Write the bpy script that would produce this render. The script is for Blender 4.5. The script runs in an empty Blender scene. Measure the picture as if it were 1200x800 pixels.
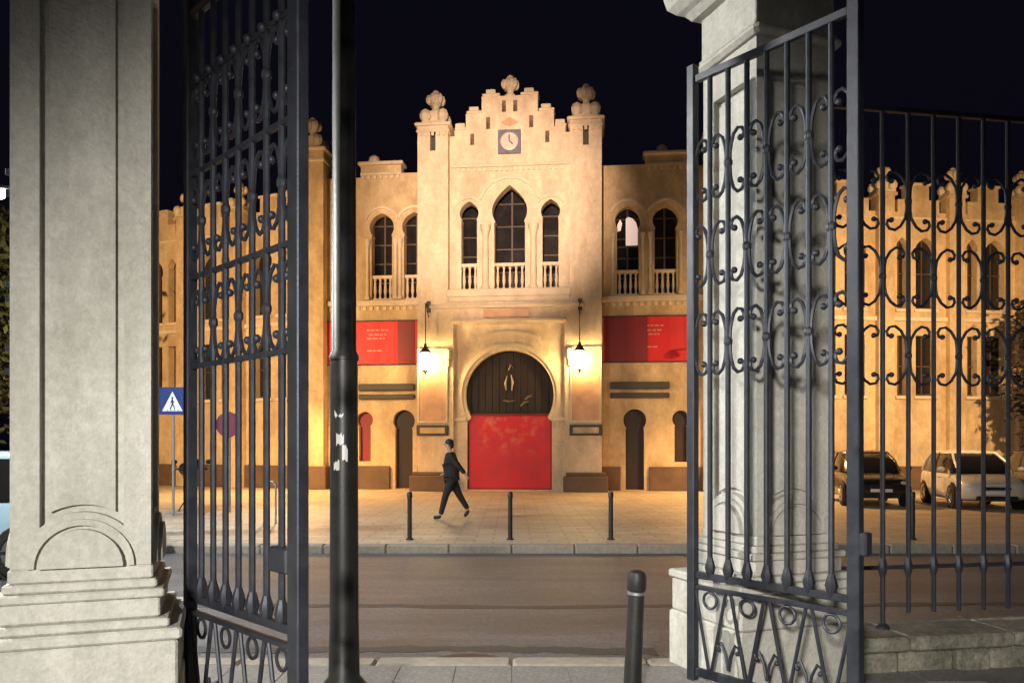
import bpy, bmesh, math, random
from mathutils import Vector, Matrix, geometry
from math import sin, cos, pi, radians as R, atan2, sqrt, hypot

S = bpy.context.scene
C = S.collection
random.seed(11)

# ------------------------------------------------------------------ camera
cam_d = bpy.data.cameras.new('camera'); cam = bpy.data.objects.new('camera', cam_d); C.objects.link(cam)
cam.location = (0, 0, 1.6); cam.rotation_euler = (R(90), 0, 0)
cam_d.sensor_width = 36; cam_d.lens = 28.5
cam_d.shift_y = 121 / 1200          # upright verticals, horizon below the middle of the frame
cam_d.clip_start = 0.05; cam_d.clip_end = 3000
S.camera = cam

# ------------------------------------------------------------------ night sky
W = bpy.data.worlds.new('World'); S.world = W; W.use_nodes = True
nt = W.node_tree; bg = nt.nodes['Background']
sky = nt.nodes.new('ShaderNodeTexSky'); sky.sky_type = 'NISHITA'; sky.sun_disc = False
sky.sun_elevation = R(-4.5); sky.sun_rotation = R(200); sky.altitude = 700
hs = nt.nodes.new('ShaderNodeMix'); hs.data_type = 'RGBA'; hs.blend_type = 'ADD'; hs.inputs[0].default_value = 1
nt.links.new(sky.outputs[0], hs.inputs[6]); hs.inputs[7].default_value = (0.021, 0.019, 0.050, 1)
nt.links.new(hs.outputs[2], bg.inputs[0]); bg.inputs[1].default_value = 0.09

S.view_settings.view_transform = 'Standard'; S.view_settings.look = 'None'
S.view_settings.exposure = 0.2; S.view_settings.gamma = 1

# ------------------------------------------------------------------ lighting, all added but the first street lamp (each sits in a modelled fitting, see below)
def spot(name, loc, target, energy, col, size, blend, rad=.12):
    d = bpy.data.lights.new(name, 'SPOT'); d.energy = energy; d.color = col
    d.spot_size = R(size); d.spot_blend = blend; d.shadow_soft_size = rad
    o = bpy.data.objects.new(name, d); C.objects.link(o); o.location = loc
    o.rotation_euler = (Vector(target) - Vector(loc)).to_track_quat('-Z', 'Y').to_euler()
    return o
WARM = (1, .63, .30); PEACH = (1, .71, .51); NEUT = (1, .955, .87); SODIUM = (1, .52, .17); COOL = (.80, .92, 1)
FL_L, FL_R = Vector((-11.5, 16.0, 6.4)), Vector((12.4, 16.0, 6.4))
LAMP_POST = Vector((-1.077, 5.2, 0)); STREET = Vector((-8.1, 14.2, 0)); ADDED_STREET = Vector((-6.9, 5.3, 0)); PARK = Vector((-1.6, -3.4, 0))
spot('added_flood_light', FL_L, (-11.5, 30, 3.6), 11000, WARM, 96, 1.0)  # both mast floods are out of view, added to light the bullring
spot('added_flood_light', FL_R, (13.2, 29.5, 3.6), 10500, WARM, 88, 1.0)
spot('added_facade_light', LAMP_POST + Vector((0, .35, 8.2)), (-.7, 28, 10.2), 34000, PEACH, 26, .85, .08)  # added spot on the post, lights the pavilion
WL = (Vector((-7.25, 26.9, 5.1)), Vector((7.05, 25.6, 5.1)))
for w_ in WL: spot('added_wall_lamp_light', w_ + Vector((0, -.1, -.13)), w_ + Vector((0, -1.2, -5)), 2900, SODIUM, 136, .7, .1)  # hidden lamps added for orange light on plaza and lower walls
spot('street_light', STREET + Vector((-.8, -.2, 5.85)), (-6.5, 12.5, 0), 3600, COOL, 168, .5)
spot('street_light', ADDED_STREET + Vector((.55, .3, 5.85)), (-3.2, 8.0, 0), 2900, NEUT, 160, .6)  # second street lamp, out of view, added to light road and pillars
spot('added_park_light', PARK + Vector((0, .12, 3.1)), (.2, 5.0, .15), 3300, NEUT, 60, 1.0, .3)  # added lamp behind the camera, lights pillars and gate leaves

# ------------------------------------------------------------------ materials
def mat(name, col, rough=.7, var=.2, scale=2.5, bump=.15, bscale=45, metal=0, stain=0, stain_col=None, stretch=(1, 1, 1), spec=.5):
    m = bpy.data.materials.new(name); m.use_nodes = True
    n = m.node_tree; L = n.links.new; p = n.nodes['Principled BSDF']
    tc = n.nodes.new('ShaderNodeTexCoord'); mp = n.nodes.new('ShaderNodeMapping'); mp.inputs[3].default_value = stretch
    L(tc.outputs['Object'], mp.inputs[0])
    a = n.nodes.new('ShaderNodeTexNoise'); a.inputs['Scale'].default_value = scale; a.inputs['Detail'].default_value = 7; a.inputs['Roughness'].default_value = .62
    L(mp.outputs[0], a.inputs['Vector'])
    rmp = n.nodes.new('ShaderNodeValToRGB')
    lo = [c * (1 - var) for c in col]; hi = [min(1, c * (1 + var)) for c in col]
    rmp.color_ramp.elements[0].position = .3; rmp.color_ramp.elements[1].position = .7
    rmp.color_ramp.elements[0].color = (*lo, 1); rmp.color_ramp.elements[1].color = (*hi, 1)
    L(a.outputs['Fac'], rmp.inputs[0]); out = rmp.outputs[0]
    if stain:
        b = n.nodes.new('ShaderNodeTexNoise'); b.inputs['Scale'].default_value = scale * .35; b.inputs['Detail'].default_value = 9; b.inputs['Roughness'].default_value = .7
        L(mp.outputs[0], b.inputs['Vector'])
        r2 = n.nodes.new('ShaderNodeValToRGB'); r2.color_ramp.elements[0].position = .46; r2.color_ramp.elements[1].position = .72
        r2.color_ramp.elements[0].color = (0, 0, 0, 1); r2.color_ramp.elements[1].color = (stain,) * 3 + (1,)
        L(b.outputs['Fac'], r2.inputs[0])
        mx = n.nodes.new('ShaderNodeMix'); mx.data_type = 'RGBA'
        L(r2.outputs[0], mx.inputs[0]); L(out, mx.inputs[6]); mx.inputs[7].default_value = (*(stain_col or [c * .4 for c in col]), 1)
        out = mx.outputs[2]
    L(out, p.inputs['Base Color'])
    c = n.nodes.new('ShaderNodeTexNoise'); c.inputs['Scale'].default_value = bscale; c.inputs['Detail'].default_value = 5
    L(tc.outputs['Object'], c.inputs['Vector'])
    if bump:
        bp = n.nodes.new('ShaderNodeBump'); bp.inputs['Strength'].default_value = bump; bp.inputs['Distance'].default_value = .02
        L(c.outputs['Fac'], bp.inputs['Height']); L(bp.outputs[0], p.inputs['Normal'])
    mr = n.nodes.new('ShaderNodeMapRange'); mr.inputs[3].default_value = max(.04, rough - .12); mr.inputs[4].default_value = min(1, rough + .12)
    L(a.outputs['Fac'], mr.inputs[0]); L(mr.outputs[0], p.inputs['Roughness'])
    p.inputs['Metallic'].default_value = metal; p.inputs['Specular IOR Level'].default_value = spec
    return m
def emit(name, col, s):
    m = bpy.data.materials.new(name); m.use_nodes = True; p = m.node_tree.nodes['Principled BSDF']
    p.inputs['Base Color'].default_value = (.8, .8, .75, 1); p.inputs['Emission Color'].default_value = (*col, 1); p.inputs['Emission Strength'].default_value = s
    return m
PLASTER = mat('ochre_plaster', (.58, .43, .25), .8, .2, 2.4, .4, 22, stain=.75, stain_col=(.30, .19, .10), stretch=(1, 1, .45))
CREAM = mat('cream_plaster', (.68, .54, .385), .8, .18, 2.6, .4, 22, stain=.7, stain_col=(.42, .29, .17), stretch=(1, 1, .45))
TRIM = mat('trim_plaster', (.66, .54, .39), .75, .15, 2, .15, 35, stain=.3)
PINK = mat('salmon_tile', (.58, .33, .19), .55, .2, 2.2, .1, 30)
PLINTH = mat('brown_stone', (.12, .072, .042), .7, .25, 2, .25, 25)
DARKTRIM = mat('dark_moulding', (.05, .045, .038), .6, .2, 3)
WOOD = mat('dark_wood', (.020, .009, .006), .6, .3, 3, .2, 30, stretch=(6, 6, .6))
GLASS = mat('window_glass', (.018, .016, .017), .12, .2, 2, 0)
SHUT = mat('window_frame_paint', (.085, .05, .035), .55, .2, 4)
IRON = mat('gate_paint', (.036, .040, .054), .46, .3, 9, .07, 70, metal=.35, stain=.5, stain_col=(.085, .088, .10))
IRON2 = mat('post_paint', (.016, .017, .017), .45, .35, 6, .05, 60, stain=.35, stain_col=(.07, .068, .062))
BOLL = mat('bollard_paint', (.022, .021, .02), .5, .25, 8, .15, 60)
BRASS = mat('worn_brass', (.30, .24, .17), .5, .3, 8, .1, 60, metal=.6)
STEEL = mat('galvanised_steel', (.36, .37, .38), .45, .15, 8, .1, 60, metal=.7)
STONE = mat('pale_limestone', (.55, .54, .485), .82, .16, 3.6, .35, 55, stain=.75, stain_col=(.33, .315, .26), stretch=(1, 1, .4))
MOSS = mat('weathered_stone', (.27, .255, .205), .88, .3, 4, .5, 40, stain=.8, stain_col=(.09, .09, .06))
ASPH = mat('asphalt', (.100, .108, .120), .46, .45, 3.4, .6, 60, stain=.85, stain_col=(.05, .05, .053), stretch=(.16, 1, 1))
ASPH2 = mat('asphalt_repair', (.045, .044, .044), .55, .2, 3, .4, 160, stretch=(.4, 1, 1))
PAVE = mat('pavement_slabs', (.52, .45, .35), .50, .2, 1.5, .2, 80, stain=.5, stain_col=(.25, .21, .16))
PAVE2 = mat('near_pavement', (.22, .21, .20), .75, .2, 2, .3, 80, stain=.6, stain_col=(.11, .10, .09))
KERB = mat('granite', (.30, .27, .225), .7, .2, 12, .2, 90)
EARTH = mat('ground', (.06, .055, .045), .9, .3, .4, .3, 10)
BARK = mat('bark', (.06, .045, .032), .9, .3, 6, .5, 30)
LEAF = mat('leaves', (.022, .036, .016), .6, .35, 1.5, 0)
LEAF2 = mat('dark_leaves', (.022, .018, .013), .65, .4, 1.5, 0)
WHITE = mat('white_paint', (.72, .72, .70), .5, .06, 5, 0)
BLUE = mat('sign_blue', (.012, .03, .14), .4, .05, 5, 0)
SIGNRED = mat('sign_red', (.16, .018, .04), .45, .08, 5, 0)
CLOCKB = mat('dial_frame_tile', (.15, .14, .19), .4, .2, 8)
DIAL = mat('dial_enamel', (.55, .50, .44), .4, .08, 6, 0)
RUB = mat('rubber', (.012, .012, .012), .8, .2, 6)
CHROME = mat('chrome', (.55, .55, .56), .2, .1, 6, 0, metal=1)
LAMPGLASS = mat('headlamp_glass', (.55, .56, .58), .15, .1, 8, 0)
CARGLASS = mat('car_glass', (.012, .011, .012), .08, .1, 3, 0)
SKIN = mat('skin', (.45, .27, .19), .6, .1, 10, 0)
COATM = mat('dark_coat', (.018, .016, .016), .85, .5, 14, .9, 18)
TROUS = mat('dark_trousers', (.020, .017, .017), .85, .5, 14, .9, 18)
HAIR = mat('dark_hair', (.016, .011, .009), .6, .3, 20, .2, 60)
SHOE = mat('dark_shoe', (.014, .012, .011), .5, .2, 10)
BANR = mat('banner_red', (.58, .008, .012), .55, .10, 1.4, .08, 12)
BAND = mat('dark_red_and_shade', (.20, .010, .014), .55, .15, 1.4, .08, 12)  # plain dark red; also stands in for pavilion shade on the banners
BANP = mat('banner_print', (.58, .24, .20), .55, .2, 6, 0)
LANT = emit('lantern_glass', (1, .68, .28), 135)
LITW = emit('lit_window', (1, .70, .58), .5)
LED = emit('led_panel', (.85, .95, 1), 90)
FLOOD = emit('added_lamp_glass', (1, .66, .33), 20)  # glowing glass of the added floods and wall lamps

def poster_mat():
    m = mat('poster_red', (.66, .006, .012), .5, .12, 1.5, .05, 12)
    n = m.node_tree; L = n.links.new; p = n.nodes['Principled BSDF']
    src = p.inputs['Base Color'].links[0].from_socket
    tc = n.nodes.new('ShaderNodeTexCoord'); v = n.nodes.new('ShaderNodeTexVoronoi'); v.inputs['Scale'].default_value = 1.9
    mp = n.nodes.new('ShaderNodeMapping'); mp.inputs[1].default_value = (.35, 0, .18)
    L(tc.outputs['Object'], mp.inputs[0]); L(mp.outputs[0], v.inputs['Vector'])
    nz = n.nodes.new('ShaderNodeTexNoise'); nz.inputs['Scale'].default_value = 2.7; nz.inputs['Detail'].default_value = 4
    L(tc.outputs['Object'], nz.inputs['Vector'])
    r = n.nodes.new('ShaderNodeValToRGB'); r.color_ramp.elements[0].position = .50; r.color_ramp.elements[1].position = .66
    L(nz.outputs['Fac'], r.inputs[0])
    sx = n.nodes.new('ShaderNodeSeparateXYZ'); L(tc.outputs['Object'], sx.inputs[0])
    # printed pale petals fill the upper half of the poster
    hz = n.nodes.new('ShaderNodeMapRange'); hz.inputs[1].default_value = 1.15; hz.inputs[2].default_value = 1.75
    L(sx.outputs['Z'], hz.inputs[0])
    ax = n.nodes.new('ShaderNodeMath'); ax.operation = 'ABSOLUTE'; L(sx.outputs['X'], ax.inputs[0])
    hx = n.nodes.new('ShaderNodeMapRange'); hx.inputs[1].default_value = 1.25; hx.inputs[2].default_value = .85
    L(ax.outputs[0], hx.inputs[0])
    a = n.nodes.new('ShaderNodeMath'); a.operation = 'MULTIPLY'; L(hz.outputs[0], a.inputs[0]); L(hx.outputs[0], a.inputs[1])
    b = n.nodes.new('ShaderNodeMath'); b.operation = 'MULTIPLY'; L(a.outputs[0], b.inputs[0]); L(r.outputs[0], b.inputs[1])
    b2 = n.nodes.new('ShaderNodeMath'); b2.operation = 'MULTIPLY'; L(b.outputs[0], b2.inputs[0]); b2.inputs[1].default_value = .75
    mx = n.nodes.new('ShaderNodeMix'); mx.data_type = 'RGBA'; L(b2.outputs[0], mx.inputs[0]); L(src, mx.inputs[6]); mx.inputs[7].default_value = (.72, .17, .07, 1)
    L(mx.outputs[2], p.inputs['Base Color'])
    return m
POSTER = poster_mat()

def slab_joints(m, sx, sy, amt):
    n = m.node_tree; L = n.links.new; p = n.nodes['Principled BSDF']; src = p.inputs['Base Color'].links[0].from_socket
    tc = n.nodes.new('ShaderNodeTexCoord'); mp = n.nodes.new('ShaderNodeMapping'); mp.inputs[3].default_value = (sx, sy, 1); L(tc.outputs['Object'], mp.inputs[0])
    b = n.nodes.new('ShaderNodeTexBrick'); b.inputs['Scale'].default_value = 1; b.inputs['Mortar Size'].default_value = .018
    b.inputs['Color1'].default_value = (1, 1, 1, 1); b.inputs['Color2'].default_value = (.8, .8, .8, 1); b.inputs['Mortar'].default_value = (amt, amt, amt, 1)
    L(mp.outputs[0], b.inputs['Vector'])
    mx = n.nodes.new('ShaderNodeMix'); mx.data_type = 'RGBA'; mx.blend_type = 'MULTIPLY'; mx.inputs[0].default_value = 1
    L(src, mx.inputs[6]); L(b.outputs['Color'], mx.inputs[7]); L(mx.outputs[2], p.inputs['Base Color'])
def grain(m, sc, lo, hi):
    n = m.node_tree; L = n.links.new; p = n.nodes['Principled BSDF']; src = p.inputs['Base Color'].links[0].from_socket
    tc = n.nodes.new('ShaderNodeTexCoord'); z = n.nodes.new('ShaderNodeTexNoise'); z.inputs['Scale'].default_value = sc; z.inputs['Detail'].default_value = 3; z.inputs['Roughness'].default_value = .8
    L(tc.outputs['Object'], z.inputs['Vector']); mr = n.nodes.new('ShaderNodeMapRange'); mr.inputs[1].default_value = .3; mr.inputs[2].default_value = .7; mr.inputs[3].default_value = lo; mr.inputs[4].default_value = hi
    L(z.outputs['Fac'], mr.inputs[0]); mx = n.nodes.new('ShaderNodeMix'); mx.data_type = 'RGBA'; mx.blend_type = 'MULTIPLY'; mx.inputs[0].default_value = 1
    L(src, mx.inputs[6]); L(mr.outputs[0], mx.inputs[7]); L(mx.outputs[2], p.inputs['Base Color'])
grain(ASPH, 38, .45, 1.5); grain(ASPH2, 38, .5, 1.5); grain(PAVE, 14, .75, 1.2); grain(PAVE2, 30, .7, 1.25); grain(STONE, 22, .84, 1.12); grain(MOSS, 18, .6, 1.35); grain(PLASTER, 5, .85, 1.12); grain(CREAM, 5, .87, 1.1)
slab_joints(PAVE, .8, .8, .62)

# ------------------------------------------------------------------ mesh helpers
class MB:
    def __init__(s): s.v = []; s.f = []
    def add(s, vs, fs):
        o = len(s.v); s.v += [tuple(v) for v in vs]; s.f += [tuple(i + o for i in f) for f in fs]; return s
    def box(s, x0, x1, y0, y1, z0, z1, b=0):
        if not b:
            return s.add([(x, y, z) for z in (z0, z1) for y in (y0, y1) for x in (x0, x1)],
                         [(0, 2, 3, 1), (4, 5, 7, 6), (0, 1, 5, 4), (2, 6, 7, 3), (0, 4, 6, 2), (1, 3, 7, 5)])
        pts = []
        for z, i in ((z0, b), (z0 + b, 0), (z1 - b, 0), (z1, b)):
            pts.append([(x0 + i + b, y0 + i), (x1 - i - b, y0 + i), (x1 - i, y0 + i + b), (x1 - i, y1 - i - b), (x1 - i - b, y1 - i), (x0 + i + b, y1 - i), (x0 + i, y1 - i - b), (x0 + i, y0 + i + b)])
        vs = []; 
        for (z, q) in zip((z0, z0 + b, z1 - b, z1), pts): vs += [(a, c, z) for a, c in q]
        fs = [tuple(range(7, -1, -1)), tuple(range(24, 32))]
        for k in range(3):
            for i in range(8):
                j = (i + 1) % 8; fs.append((k*8+i, k*8+j, k*8+8+j, k*8+8+i))
        return s.add(vs, fs)
    def tube(s, path, r, n=8, closed=False, caps=True):
        P = [Vector(p) for p in path]; N = len(P); rr = r if isinstance(r, (list, tuple)) else [r] * N
        vs = []; fs = []; up = None
        for i, p in enumerate(P):
            if closed: t = (P[(i+1) % N] - P[i-1])
            else: t = P[min(i+1, N-1)] - P[max(i-1, 0)]
            t.normalize()
            if up is None:
                up = Vector((0, 1, 0)) if abs(t.y) < .9 else Vector((1, 0, 0))
            a = (up - t * up.dot(t)).normalized(); up = a; b = t.cross(a)
            for k in range(n):
                w = 2 * pi * k / n; vs.append(p + (a * cos(w) + b * sin(w)) * rr[i])
        for i in range(N if closed else N - 1):
            j = (i + 1) % N
            for k in range(n):
                l = (k + 1) % n; fs.append((i*n+k, i*n+l, j*n+l, j*n+k))
        if caps and not closed: fs += [tuple(range(n-1, -1, -1)), tuple((N-1)*n + k for k in range(n))]
        return s.add(vs, fs)
    def lathe(s, prof, n=16, c=(0, 0, 0), sq=False):
        vs = []; fs = []
        for r, z in prof:
            for k in range(n):
                w = 2 * pi * (k + .5) / n; q = r
                if sq: q = r / max(abs(cos(w)), abs(sin(w)))
                vs.append((c[0] + q * cos(w), c[1] + q * sin(w), c[2] + z))
        for i in range(len(prof) - 1):
            for k in range(n):
                l = (k + 1) % n; fs.append((i*n+k, i*n+l, (i+1)*n+l, (i+1)*n+k))
        fs += [tuple(range(n-1, -1, -1)), tuple((len(prof)-1)*n + k for k in range(n))]
        return s.add(vs, fs)
    def ball(s, c, r, n=10, m=6, sc=(1, 1, 1)):
        vs = [(c[0], c[1], c[2] - r * sc[2])]; fs = []
        for i in range(1, m):
            a = -pi/2 + pi * i / m
            for k in range(n):
                w = 2 * pi * k / n; vs.append((c[0] + r*cos(a)*cos(w)*sc[0], c[1] + r*cos(a)*sin(w)*sc[1], c[2] + r*sin(a)*sc[2]))
        vs.append((c[0], c[1], c[2] + r * sc[2])); e = len(vs) - 1
        for k in range(n):
            l = (k+1) % n; fs.append((0, 1+l, 1+k)); fs.append((e, 1+(m-2)*n+k, 1+(m-2)*n+l))
            for i in range(m-2): fs.append((1+i*n+k, 1+i*n+l, 1+(i+1)*n+l, 1+(i+1)*n+k))
        return s.add(vs, fs)
    def plate(s, outline, holes, y0, y1):
        loops = [outline] + list(holes)
        tris = geometry.tessellate_polygon([[Vector((x, z, 0)) for x, z in l] for l in loops])
        flat = [p for l in loops for p in l]; n = len(flat)
        vs = [(x, y0, z) for x, z in flat] + [(x, y1, z) for x, z in flat]
        fs = []
        for t in tris:
            fs.append(tuple(t)); fs.append(tuple(n + i for i in reversed(t)))
        o = 0
        for l in loops:
            for i in range(len(l)):
                j = (i + 1) % len(l); fs.append((o+i, o+j, n+o+j, n+o+i))
            o += len(l)
        return s.add(vs, fs)
    def xf(s, m):
        s.v = [tuple(m @ Vector(v)) for v in s.v]; return s
    def build(s, name, m, parent=None, smooth=False, loc=None):
        me = bpy.data.meshes.new(name); me.from_pydata(s.v, [], s.f)
        b = bmesh.new(); b.from_mesh(me); bmesh.ops.recalc_face_normals(b, faces=b.faces); b.to_mesh(me); b.free()
        if smooth:
            for p in me.polygons: p.use_smooth = True
            try: me.set_sharp_from_angle(angle=R(40))
            except Exception: pass
        me.materials.append(m)
        o = bpy.data.objects.new(name, me); C.objects.link(o)
        if parent: o.parent = parent
        if loc: o.location = loc
        return o
def empty(name, loc=(0, 0, 0), rz=0):
    o = bpy.data.objects.new(name, None); C.objects.link(o); o.location = loc; o.rotation_euler = (0, 0, rz); o.empty_display_size = .1
    return o
def tag(o, label=None, cat=None, group=None, kind=None):
    if label: o['label'] = label
    if cat: o['category'] = cat
    if group: o['group'] = group
    if kind: o['kind'] = kind
    return o
def inst(src, parent, loc=(0, 0, 0), rot=(0, 0, 0), sc=(1, 1, 1)):
    o = src.copy(); C.objects.link(o); o.parent = parent; o.location = loc; o.rotation_euler = rot; o.scale = sc
    return o
def copy_tree(o, parent=None):
    c = o.copy(); C.objects.link(c); c.parent = parent
    for ch in [k for k in o.children]: copy_tree(ch, c)
    return c
def arc(cx, cz, r, a0, a1, n): return [(cx + r*cos(R(a0 + (a1-a0)*i/n)), cz + r*sin(R(a0 + (a1-a0)*i/n))) for i in range(n+1)]
def horseshoe(cx, z0, hj, ztop, r, point=0., n=22):
    """closed outline: jambs of half width hj from z0, horseshoe head of radius r whose top is ztop"""
    cz = ztop - r - point; al = math.degrees(math.acos(min(1, hj * .93 / r)))
    head = []
    for i in range(n + 1):
        t = -al + (180 + 2*al) * i / n; x = cx + r*cos(R(t)); z = cz + r*sin(R(t))
        if point: z += point * max(0, 1 - abs(cos(R(t)))) ** 1.6 if t > 0 and t < 180 else 0
        head.append((x, z))
    zi = head[0][1]
    return [(cx + hj, z0), (cx + hj, zi - .06)] + head + [(cx - hj, zi - .06), (cx - hj, z0)]

# ================================================================== SETTING
def sheet(name, x0, x1, y0, y1, z, m, th=.3):
    return tag(MB().box(x0, x1, y0, y1, z - th, z).build(name, m), kind='structure')
sheet('ground', -600, 600, -300, 900, -.16, EARTH, .5)
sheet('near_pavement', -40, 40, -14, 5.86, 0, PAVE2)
sheet('road', -60, 60, 5.86, 12.86, -.12, ASPH, .2)
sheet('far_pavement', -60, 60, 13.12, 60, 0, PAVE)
for nm, y0, y1 in (('near_kerb', 5.862, 6.08), ('far_kerb', 12.86, 13.118)):
    k = empty(nm); tag(k, kind='structure')
    st = MB().box(-.495, .495, 0, y1 - y0, -.2, .012, .02).build('kerb_stone', KERB, k); st.location = (-14.5, y0, 0)
    for i in range(1, 30): inst(st, k, (-14.5 + i, y0, random.uniform(-.004, .004)))
# repaired trench strips and a manhole in the road
for (x0, x1, yc, w) in ((-9, 9, 8.7, .11), (-5, 1.2, 6.75, .13)):
    n = 60; ed = [[], []]; ph = random.uniform(0, 6)
    for i in range(n + 1):
        x = x0 + (x1 - x0)*i/n; y = yc + .07*sin(x*.5 + ph) + .03*sin(x*1.9 + ph)
        for k, s_ in ((0, -1), (1, 1)): ed[k].append((x, y + s_*w*(.7 + random.uniform(-.3, .3))))
    poly = ed[0] + ed[1][::-1]; m_ = len(poly)
    vs = [(x, y, -.14) for x, y in poly] + [(x, y, -.116) for x, y in poly]
    fs = [(i, i + 1, m_ - 2 - i, m_ - 1 - i) for i in range(n)]; fs += [tuple(m_ + q for q in f) for f in fs] + [(i, (i+1) % m_, m_ + (i+1) % m_, m_ + i) for i in range(m_)]
    tag(MB().add(vs, fs).build('road_repair', ASPH2), kind='structure')
tag(MB().lathe([(.34, -.02), (.34, 0), (.30, .006), (.05, .008)], 24).build('manhole_cover', BOLL, loc=(-.35, 6.35, -.116)), 'round dark iron manhole cover set in the road', 'manhole cover')
# pavement slabs near the kerb
ps = empty('pavement_paving'); tag(ps, kind='structure')
sl = MB().box(-.1985, .1985, -.1985, .1985, -.02, .006, .003).build('paving_slab', PAVE2, ps); sl.location = (-2.2, 5.66, 0)
for i in range(14):
    for j in range(4):
        if i or j: inst(sl, ps, (-2.2 + i*.4, 5.66 - j*.4, random.uniform(-.003, .003)), (0, 0, random.choice((0, pi/2, pi))))

# ================================================================== BULLRING
BR = empty('bullring_building', (-.12, 28, 0), R(-6))
tag(BR, 'ochre Moorish style bullring with stepped gable, twin towers and horseshoe doorway', 'building')
def P(name, mb, m, parent=BR, smooth=False): return mb.build(name, m, parent, smooth)

# --- central bay: upper wall with the triple arch
def stepped(half0, zs, halves, z0):
    r = [(half0, z0)]
    prev = half0
    for h, z in zip(halves, zs):
        r += [(h, z)] if False else []
    return r
ZB = 7.0
wc = horseshoe(0, ZB, .54, 10.68, .62, .28)
wl = horseshoe(-1.43, ZB, .28, 10.14, .335, .08); wr = horseshoe(1.43, ZB, .28, 10.14, .335, .08)
out = [(-2.12, 6.5), (2.12, 6.5), (2.12, 12.45), (1.95, 12.45), (1.95, 12.66), (1.55, 12.66), (1.55, 13.22), (.99, 13.22), (.99, 13.8), (.36, 13.8),
       (-.36, 13.8), (-.99, 13.8), (-.99, 13.22), (-1.55, 13.22), (-1.55, 12.66), (-1.95, 12.66), (-1.95, 12.45), (-2.12, 12.45)]
slots = []
for sx in (-1, 1):
    for (x, z0, z1) in ((1.32, 12.12, 12.52), (.76, 12.66, 13.08), (.2, 13.24, 13.64)):
        slots.append([(sx*x - .07, z0), (sx*x + .07, z0), (sx*x + .07, z1), (sx*x - .07, z1)])
P('gable_wall', MB().plate(out, [wc, wl, wr] + slots, .35, .8), CREAM)
P('gable_backing', MB().box(-1.9, 1.9, .803, 1.0, 11.2, 12.6).box(-.9, .9, .803, 1.0, 12.6, 13.7), PLINTH)
for sx in (-1, 1):                       # caps on every step
    for (a, b, z) in ((.36, .99, 13.8), (.99, 1.55, 13.22), (1.55, 1.97, 12.66)):
        m_ = (a + b) / 2
        P('step_cap', MB().box(sx*m_ - (b-a)/2 + .03, sx*m_ + (b-a)/2 + .02, .29, .86, z, z + .09, .02), TRIM)
        P('merlon', MB().box(sx*m_ - .17, sx*m_ + .17, .36, .79, z + .09, z + .26, .02), TRIM)
def knob(cx, cy, z, k=1.):
    m = MB().lathe([(.20*k, 0), (.20*k, .10*k), (.13*k, .15*k), (.12*k, .26*k), (.24*k, .34*k), (.26*k, .62*k), (.17*k, .70*k), (.10*k, .72*k), (.12*k, .79*k), (.03*k, .86*k)], 8, (cx, cy, z))
    for i in range(6):
        a = i*pi/3 + .3; m.lathe([(.03*k, 0), (.10*k, .08*k), (.12*k, .20*k), (.07*k, .32*k), (.02*k, .36*k)], 6, (cx + .24*k*cos(a), cy + .24*k*sin(a), z + .32*k))
    return m
def knob_plain(cx, cy, z, k=1.):
    return MB().lathe([(.20*k, 0), (.20*k, .12*k), (.14*k, .16*k), (.13*k, .24*k), (.27*k, .33*k), (.35*k, .45*k), (.35*k, .58*k), (.28*k, .70*k), (.2*k, .76*k), (.05*k, .8*k)], 8, (cx, cy, z))
P('gable_finial', knob(0, .57, 13.8, .95), TRIM)
# moulded hood over the middle arch and little ones beside it
def hood(cx, cz, r, a0, a1, y0, d, w=.07):
    return MB().plate(arc(cx, cz, r, a0, a1, 20) + arc(cx, cz, r - w, a1, a0, 20), [], y0 - d, y0)
P('arch_hood', hood(0, 9.85, 1.14, 18, 162, .349, .07, .1), TRIM)
for sx in (-1, 1): P('arch_hood', hood(sx*1.43, 9.75, .56, 30, 150, .349, .06, .08), TRIM)
P('string_course', MB().box(-2.1, 2.1, .27, .349, 11.32, 11.42, .015), TRIM)
# clock plaque
cf = P('clock', MB().box(-.40, .40, .24, .349, 11.75, 12.58, .02), CLOCKB); cf['label'] = 'square blue tiled plaque with round white dial'
P('dial', MB().xf(Matrix()).lathe([(.31, 0), (.31, .02), (.26, .03)], 28).xf(Matrix.Translation((0, .24, 12.165)) @ Matrix.Rotation(R(90), 4, 'X')), DIAL, cf)
P('clock_hand', MB().tube([(0, .2, 12.165), (.0, .2, 12.38)], .018, 6).tube([(0, .2, 12.165), (.12, .2, 12.05)], .02, 6), DARKTRIM, cf)
P('diamond_tile', MB().plate([(-.3, 12.86), (0, 12.72), (.3, 12.86), (0, 13.04)], [], .31, .349), PINK)

def window(cx, outline_fn, yp, z0, z1, hw, rows=3, cols=2, glass=GLASS):
    """recessed glazed door: a window part with pane and glazing bars below it"""
    fr = MB().box(cx - hw, cx + hw, yp - .04, yp + .04, z0, z0 + .10)
    for i in range(cols + 1):
        x = cx - hw + .03 + (2*hw - .06) * i / cols; fr.box(x - .03, x + .03, yp - .035, yp + .035, z0, z1)
    for j in range(1, rows + 1):
        z = z0 + (z1 - z0) * j / (rows + .6); fr.box(cx - hw, cx + hw, yp - .03, yp + .03, z - .022, z + .022)
    w = P('window', fr, SHUT)
    P('pane', MB().box(cx - hw, cx + hw, yp + .05, yp + .07, z0, z1), glass, w)
    return w
window(0, None, 1.25, ZB, 10.75, .78, 4, 2); window(-1.43, None, 1.25, ZB, 10.2, .5, 4, 1); window(1.43, None, 1.25, ZB, 10.2, .5, 4, 1)
P('loggia_wall', MB().box(-2.1, 2.1, 1.35, 1.6, 6.5, 11.2), PLASTER)
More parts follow.
